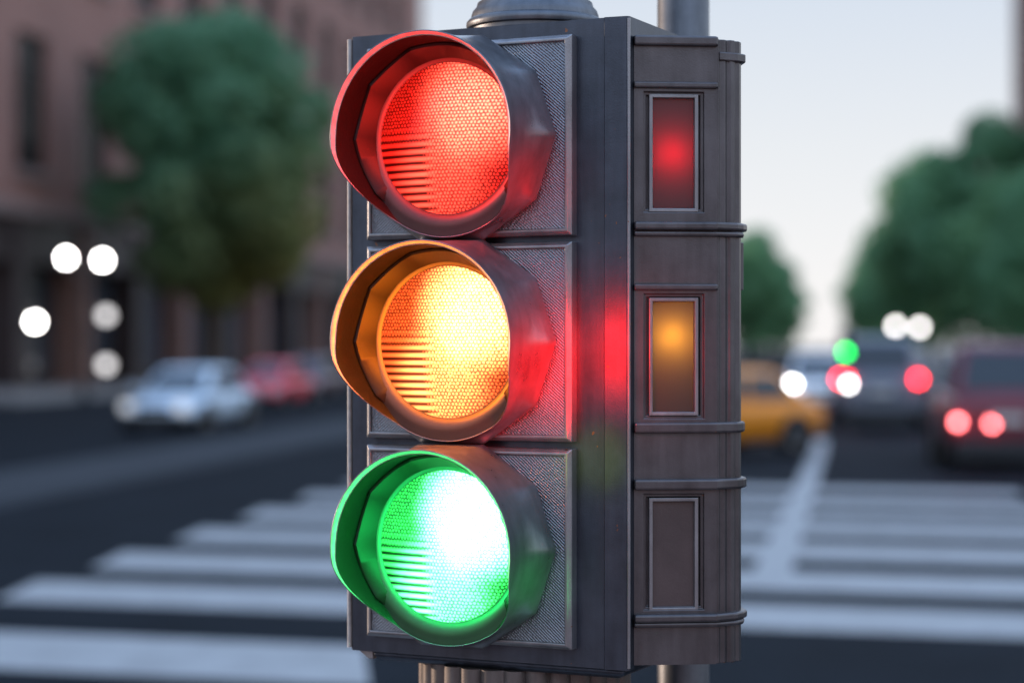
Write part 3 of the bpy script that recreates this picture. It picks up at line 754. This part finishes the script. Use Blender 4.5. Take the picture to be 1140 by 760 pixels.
# ------------------------------------------------------------------ CARS (local x forward, y left, z up)
def make_car(name, label, cat, paint, L=4.5, W=1.8, HT=1.45, suv=False, head=None, tail=None, tail_spec=None, sign=False, group=None, head_r=1.0, rev=None):
    root = empty(name); tag(root, label, cat, group)
    hw = W/2; belt = 0.62*HT if not suv else 0.60*HT; hood = belt-0.06 if not suv else belt+0.02; low = 0.22 if not suv else 0.3
    st = [(-L/2, hw*0.80, low+0.14, belt-0.12), (-L/2+0.10, hw*0.92, low+0.03, belt-0.01), (-L/2+0.6, hw*0.99, low, belt+0.03), (-0.3, hw, low-0.02, belt), (L*0.18, hw, low-0.02, belt-0.01), (L/2-0.75, hw*0.97, low, hood-0.08), (L/2-0.2, hw*0.90, low+0.02, hood-0.2), (L/2, hw*0.74, low+0.12, hood-0.32)]
    bm = bmesh.new()
    rings = []
    for x, w, zl, zt_ in st:
        m = (zl+zt_)/2
        half = [(0.0, zl), (w*0.78, zl), (w*0.97, zl+0.10), (w, m), (w*0.985, zt_-0.13), (w*0.90, zt_-0.02), (w*0.55, zt_+0.025), (0, zt_+0.035)]
        ring = [(x, y, z) for y, z in half] + [(x, -y, z) for y, z in half[-2:0:-1]]
        rings.append(ring)
    add_rings(bm, rings, True, True, True)
    body = link('body', bm, paint, root, smooth=True)
    s = body.modifiers.new('round', 'SUBSURF'); s.levels = 1; s.render_levels = 2
    for p in body.data.polygons: p.use_smooth = True
    # cabin
    rr0, rr1 = (-L/2+0.35, -L/2+1.0) if not suv else (-L/2+0.12, -L/2+0.5)
    ff0, ff1 = L*0.24, L*0.08
    bw, tw = hw*0.90, hw*0.68
    zb_, zt_ = belt-0.03, HT
    base = [(rr0, -bw*0.93, zb_), (ff0, -bw*0.93, zb_), (ff0, bw*0.93, zb_), (rr0, bw*0.93, zb_)]
    top = [(rr1, -tw, zt_-0.05), (ff1, -tw, zt_-0.05), (ff1, tw, zt_-0.05), (rr1, tw, zt_-0.05)]
    crown = [(rr1+0.25, -tw*0.78, zt_), (ff1-0.25, -tw*0.78, zt_), (ff1-0.25, tw*0.78, zt_), (rr1+0.25, tw*0.78, zt_)]
    bm = bmesh.new(); add_rings(bm, [base, top, crown], True, True, True); link('cabin', bm, paint, root, bevel=0.07, segs=3, smooth=True)
    def pane(nm, a, b, c, d, k0=0.08, k1=0.92, v0=0.12, v1=0.90, off=0.012):
        a, b, c, d = map(Vector, (a, b, c, d))      # a,b along the bottom, d,c along the top
        def P(u, v): return (a.lerp(b, u)).lerp(d.lerp(c, u), v)
        n = (b-a).cross(d-a).normalized()
        if n.dot((a+b+c+d)/4-Vector((0, 0, 0.7))) < 0: n = -n
        bm = bmesh.new()
        q = [P(k0, v0), P(k1, v0), P(k1, v1), P(k0, v1)]
        add_rings(bm, [[p-n*0.03 for p in q], [p+n*off for p in q]], True, True, True)
        return link(nm, bm, M['carglass'], root, bevel=0.008)
    pane('windshield', base[1], base[2], top[2], top[1]); pane('rear_window', base[3], base[0], top[0], top[3])
    pane('side_window', base[0], base[1], top[1], top[0], 0.10, 0.47); pane('side_window', base[0], base[1], top[1], top[0], 0.50, 0.86)
    pane('side_window', base[3], base[2], top[2], top[3], 0.10, 0.47); pane('side_window', base[3], base[2], top[2], top[3], 0.50, 0.86)
    wr = 0.33 if not suv else 0.37
    for sx in (-L/2+0.85, L/2-0.88):
        for sy in (-1, 1):
            bm = bmesh.new(); add_lathe(bm, [(wr*0.62, -0.11), (wr*0.93, -0.11), (wr, -0.07), (wr, 0.07), (wr*0.93, 0.11), (wr*0.62, 0.11)], (sx, sy*(hw-0.10), wr), 32, 'y')
            w = link('wheel', bm, M['tyre'], root, smooth=True)
            bm = bmesh.new(); add_lathe(bm, [(wr*0.61, -0.10), (wr*0.55, -0.115), (wr*0.12, -0.09), (wr*0.12, 0.09), (wr*0.55, 0.115), (wr*0.61, 0.10)], (sx, sy*(hw-0.10), wr), 24, 'y'); link('rim', bm, M['rimw'], w, smooth=True)
            bm = bmesh.new(); add_lathe(bm, [(wr*1.0, -0.02), (wr*1.16, -0.02), (wr*1.16, 0.02), (wr*1.0, 0.02)], (sx, sy*(hw-0.005), wr), 32, 'y', False, False); link('wheel_arch', bm, M['plastic'], root, smooth=True)
    for sy in (-1, 1):
        bm = bmesh.new(); add_lathe(bm, [(0.02*head_r, -0.06), (0.10*head_r, -0.03), (0.125*head_r, 0.03), (0.11*head_r, 0.06), (0.03*head_r, 0.075)], (L/2-0.115, sy*hw*0.68, hood-(0.13 if suv else 0.245)), 20, 'x')
        for v in bm.verts: v.co.y = sy*hw*0.68+(v.co.y-sy*hw*0.68)*1.25
        link('headlight', bm, head or M['headglass'], root, smooth=True)
        bm = bmesh.new(); add_box(bm, L*0.17, L*0.17+0.12, *sorted((sy*hw*0.97, sy*(hw+0.17))), belt-0.02, belt+0.12); link('mirror', bm, paint, root, bevel=0.03)
        if tail_spec is None:
            bm = bmesh.new(); add_box(bm, -L/2-0.015, -L/2+0.12, *sorted((sy*hw*0.52, sy*hw*0.86)), belt-0.26, belt-0.10); link('tail_light', bm, tail or M['tailglass'], root, bevel=0.03)
    if tail_spec:
        for y, z, r in tail_spec:
            bm = bmesh.new(); add_lathe(bm, [(r, 0.12), (r, 0.0), (r*0.8, -0.025), (r*0.3, -0.035)], (-L/2-0.02, y, z), 24, 'x'); link('tail_light', bm, tail, root, smooth=True)
    if rev:
        y, z, r = rev
        bm = bmesh.new(); add_lathe(bm, [(r, 0.12), (r, 0.0), (r*0.8, -0.025), (r*0.3, -0.035)], (-L/2-0.02, y, z), 24, 'x'); link('reversing_light', bm, M['headlit'], root, smooth=True)
    for nm, x0, x1, w_ in (('front_bumper', L/2-0.12, L/2+0.05, 0.72), ('rear_bumper', -L/2-0.05, -L/2+0.12, 0.80)):
        bm = bmesh.new(); add_box(bm, x0, x1, -hw*w_, hw*w_, low+0.02, low+0.2); link(nm, bm, M['plastic'], root, bevel=0.04)
    bm = bmesh.new(); add_box(bm, L/2-0.08, L/2+0.012, -hw*0.42, hw*0.42, hood-0.34, hood-0.23); link('grille', bm, M['plastic'], root, bevel=0.01)
    bm = bmesh.new(); add_box(bm, -L/2-0.06, -L/2-0.02, -0.25, 0.25, belt-0.42, belt-0.30); link('number_plate', bm, M['plate'], root)
    if sign:
        bm = bmesh.new(); add_box(bm, -0.32, -0.02, -0.35, 0.35, HT+0.002, HT+0.16); link('roof_sign', bm, M['plate'], root, bevel=0.03)
    return root
HEAD = math.atan2(CU, SU)                 # driving away from the camera
def put(car, x, y, rz): car.location = (*px(x, y).xy, 0.005); car.rotation_euler[2] = rz
c = make_car('parked_car', 'pale silver blue sedan facing us on the left roadway, headlights dimly lit', 'car', carpaint('silver_paint', (0.56, 0.66, 0.75)), 4.5, 1.85, 1.42, head=M['headdim'])
put(c, 212, 478, HEAD+math.pi-R(3))
c = make_car('parked_car', 'bright red car behind the silver sedan, seen from the front', 'car', carpaint('red_paint', (0.80, 0.06, 0.09)), 4.2, 1.8, 1.4)
put(c, 303, 452, HEAD+math.pi-R(2))
c = make_car('parked_car', 'dark maroon grey car beyond the bright red car', 'car', carpaint('slate_paint', (0.16, 0.09, 0.10)), 4.4, 1.8, 1.5)
put(c, 345, 444, HEAD+math.pi)
c = make_car('taxi', 'yellow taxi turning beyond the crosswalk, half hidden by the large signal', 'taxi', carpaint('taxi_paint', (0.85, 0.28, 0.015)), 4.6, 1.85, 1.5, sign=False)
put(c, 778, 507, HEAD-R(46)+math.pi)
c = make_car('parked_car', 'dark maroon utility vehicle at the right edge with lit brake lamps', 'car', carpaint('maroon_paint', (0.17, 0.03, 0.045)), 4.6, 1.95, 1.95, suv=True, tail=M['taillit'], tail_spec=[(0.74, 0.76, 0.055), (0.24, 0.74, 0.055), (-0.66, 0.76, 0.055)])
put(c, 1108, 517, HEAD)
c = make_car('oncoming_car', 'white car coming down the middle of the street, bright headlight beside the taxi', 'car', carpaint('white_paint', (0.75, 0.76, 0.78)), 4.5, 1.85, 1.7, suv=True, head=M['headlit'], head_r=0.62)
c.location = (*px(911, 463.7).xy, 0.005); c.rotation_euler[2] = HEAD+math.pi-R(1)
c = make_car('slate_car', 'slate blue car beside the white car, red tail lamps and one white lamp lit', 'car', carpaint('blue_grey_paint', (0.15, 0.17, 0.21)), 4.8, 2.15, 2.1, suv=True, tail=M['taillit2'], tail_spec=[(0.88, 1.165, 0.09), (0.72, 1.165, 0.06), (-0.82, 1.165, 0.085)], rev=(0.70, 1.05, 0.055))
put(c, 977, 475.7, HEAD)

# ------------------------------------------------------------------ LAMPS
def twin_lamp(label, p, dirv, sep, z, rad, mat):
    root = empty('street_lamp', (p.x, p.y, 0.13)); tag(root, label, 'street lamp')
    zz_ = z-0.13
    bm = bmesh.new(); add_lathe(bm, [(0.16, 0.0), (0.16, 0.25), (0.09, 0.4), (0.06, 1.0), (0.045, zz_-0.2)], (0, 0, 0), 20)
    link('pole', bm, M['iron'], root, smooth=True)
    for k in (-1, 1):
        e = dirv*(k*sep/2)
        bm = bmesh.new(); add_tube(bm, [(0, 0, zz_-0.45), (e.x*0.5, e.y*0.5, zz_-0.40), (e.x, e.y, zz_-0.32), (e.x, e.y, zz_-rad-0.02)], [0.03, 0.03, 0.028, 0.05], 10); link('arm', bm, M['iron'], root, smooth=True)
        h = e.z
        bm = bmesh.new(); bmesh.ops.create_uvsphere(bm, u_segments=20, v_segments=14, radius=rad, matrix=Matrix.Translation((e.x, e.y, zz_+h))); link('globe', bm, mat, root, smooth=True)
    return root
def at(x, y, Y): return Vector(((x-570)/2216.7*Y, Y, H+(385-y)/2216.7*Y))
a = at(94, 288.5, 66); twin_lamp('black street lamp with two bright white globes before the brick building', a, Vector((1, 0.1, -0.066)).normalized()*1.0, 1.19, a.z, 0.14, M['globe'])
a = at(1010.5, 363.5, 124); twin_lamp('far twin globe street lamp below the right trees', a, Vector((1, -0.1, -0.05)), 1.48, a.z, 0.22, M['globe_far'])
def wall_lamp(label, x, y, Y, mat, rad):
    a = at(x, y, Y); d = Vector((-CU, SU, 0)); 
    root = empty('wall_lantern', (a.x, a.y, a.z)); tag(root, label, 'lantern')
    # distance back to the facade
    o = a.x*CU - a.y*SU; back = max(0.3, o+32.9)
    bm = bmesh.new(); add_tube(bm, [(0, 0, rad+0.1), (d.x*back, d.y*back, rad+0.1)], 0.03, 8); add_tube(bm, [(0, 0, rad-0.02), (0, 0, rad+0.14)], [0.09, 0.03], 12); link('bracket', bm, M['iron'], root, smooth=True)
    bm = bmesh.new(); bmesh.ops.create_uvsphere(bm, u_segments=18, v_segments=12, radius=rad, matrix=Matrix.Identity(4)); link('globe', bm, mat, root, smooth=True)
wall_lamp('bright globe lantern by the shop door at the far left', 39, 358, 79.0, M['globe'], 0.17)
wall_lamp('dim globe lantern on a shop pier, upper of the pair under the twin lamp', 118, 351, 91.0, M['globe_dim'], 0.26)
wall_lamp('dim globe lantern low on a shop pier, lower of the pair under the twin lamp', 118, 406, 91.0, M['globe_dim'], 0.26)

# far signal showing green
a = at(942, 392, 43.2)
root = empty('far_traffic_signal', (a.x, a.y+0.08, 0.0)); tag(root, 'small traffic signal on a thin pole showing green, behind the crosswalk', 'traffic light')
bm = bmesh.new(); add_lathe(bm, [(0.13, 0.0), (0.12, 0.08), (0.03, 0.12), (0.03, a.z-0.11)], (0, 0, 0), 20); link('post', bm, M['iron'], root, smooth=True)
bm = bmesh.new(); add_box(bm, -0.11, 0.11, 0.0, 0.12, a.z-0.11, a.z+0.49); link('housing', bm, M['body'], root, bevel=0.02)
for k, mt in enumerate((M['greenlit'], M['lens_off'], M['lens_off'])):
    zc = a.z+0.19*k
    bm = bmesh.new(); add_lathe(bm, [(0.07, -0.003), (0.066, -0.015), (0.04, -0.023), (0.01, -0.025)], (0, 0, zc), 28, 'y'); l = link('lens', bm, mt, root, smooth=True)
    if k == 0: l['label'] = 'lit green lens'
    bm = bmesh.new()
    ph = [R(-120+240*i/24) for i in range(25)]
    add_rings(bm, [[(0.085*math.sin(p), y, zc+0.085*math.cos(p)) for p in ph] for y in (-0.002, -0.12)], False); v = link('visor', bm, M['plastic'], root, smooth=True)
    so = v.modifiers.new('thick', 'SOLIDIFY'); so.thickness = 0.004

# ------------------------------------------------------------------ CAMERA, SKY, SUN
cam = bpy.data.cameras.new('camera'); co = bpy.data.objects.new('camera', cam); COL.objects.link(co)
co.location = (0, 0, H); co.rotation_euler = (R(90), 0, 0)
cam.lens = 70; cam.sensor_width = 36; cam.shift_y = 5/1140; cam.clip_start = 0.05; cam.clip_end = 4000
cam.dof.use_dof = True; cam.dof.focus_distance = 2.90; cam.dof.aperture_fstop = 1.8
SC.camera = co

AZ = R(-66)                  # azimuth of the sun from +Y, towards -X
EL = R(5.0)
sd = Vector((math.sin(AZ)*math.cos(EL), math.cos(AZ)*math.cos(EL), math.sin(EL)))
w = bpy.data.worlds.new('World'); SC.world = w; w.use_nodes = True
nt = w.node_tree; nt.nodes.clear()
sky = nt.nodes.new('ShaderNodeTexSky'); sky.sky_type = 'NISHITA'; sky.sun_disc = False
sky.sun_elevation = EL; sky.sun_rotation = AZ; sky.air_density = 1.0; sky.dust_density = 0.6; sky.ozone_density = 1.5
bg = nt.nodes.new('ShaderNodeBackground'); bg.inputs['Strength'].default_value = 0.12
wo = nt.nodes.new('ShaderNodeOutputWorld')
# thin, even high cloud over the dusk sky: pale at the horizon, bluer overhead
tc = nt.nodes.new('ShaderNodeTexCoord'); sp = nt.nodes.new('ShaderNodeSeparateXYZ'); nt.links.new(tc.outputs['Generated'], sp.inputs[0])
cr = nt.nodes.new('ShaderNodeValToRGB'); nt.links.new(sp.outputs[2], cr.inputs[0])
els = cr.color_ramp.elements
els[0].position = 0.0; els[0].color = (0.95, 0.93, 0.93, 1)
els[1].position = 1.0; els[1].color = (0.60, 1.0, 1.75, 1)
for ps, cl in ((0.10, (0.80, 0.825, 0.87, 1)), (0.18, (0.66, 0.73, 0.84, 1)), (0.30, (1.0, 1.16, 1.40, 1)), (0.5, (0.98, 1.22, 1.60, 1))):
    e = els.new(ps); e.color = cl
vm = nt.nodes.new('ShaderNodeVectorMath'); vm.operation = 'SCALE'; vm.inputs['Scale'].default_value = 1/0.12
nt.links.new(cr.outputs[0], vm.inputs[0])
mx = nt.nodes.new('ShaderNodeMix'); mx.data_type = 'RGBA'; mx.inputs[0].default_value = 0.9
nt.links.new(sky.outputs[0], mx.inputs[6]); nt.links.new(vm.outputs[0], mx.inputs[7])
nt.links.new(mx.outputs[2], bg.inputs[0]); nt.links.new(bg.outputs[0], wo.inputs[0])
sun = bpy.data.lights.new('sun', 'SUN'); sun.energy = 2.8; sun.angle = R(0.6); sun.color = (1.0, 0.74, 0.55)
so = bpy.data.objects.new('sun', sun); COL.objects.link(so); so.rotation_euler = sd.to_track_quat('Z', 'Y').to_euler(); so.location = (-20, 10, 20)

vs = SC.view_settings
vs.view_transform = 'Standard'; vs.look = 'None'; vs.gamma = 1.0; vs.use_curve_mapping = False; vs.exposure = 0.15
SC.render.engine = 'CYCLES'
SC.cycles.use_denoising = True
try: SC.cycles.denoiser = 'OPENIMAGEDENOISE'
except Exception: pass
SC.cycles.max_bounces = 8; SC.cycles.diffuse_bounces = 4; SC.cycles.glossy_bounces = 4; SC.cycles.transmission_bounces = 6
SC.cycles.caustics_reflective = False; SC.cycles.caustics_refractive = False
SC.cycles.sample_clamp_indirect = 6.0
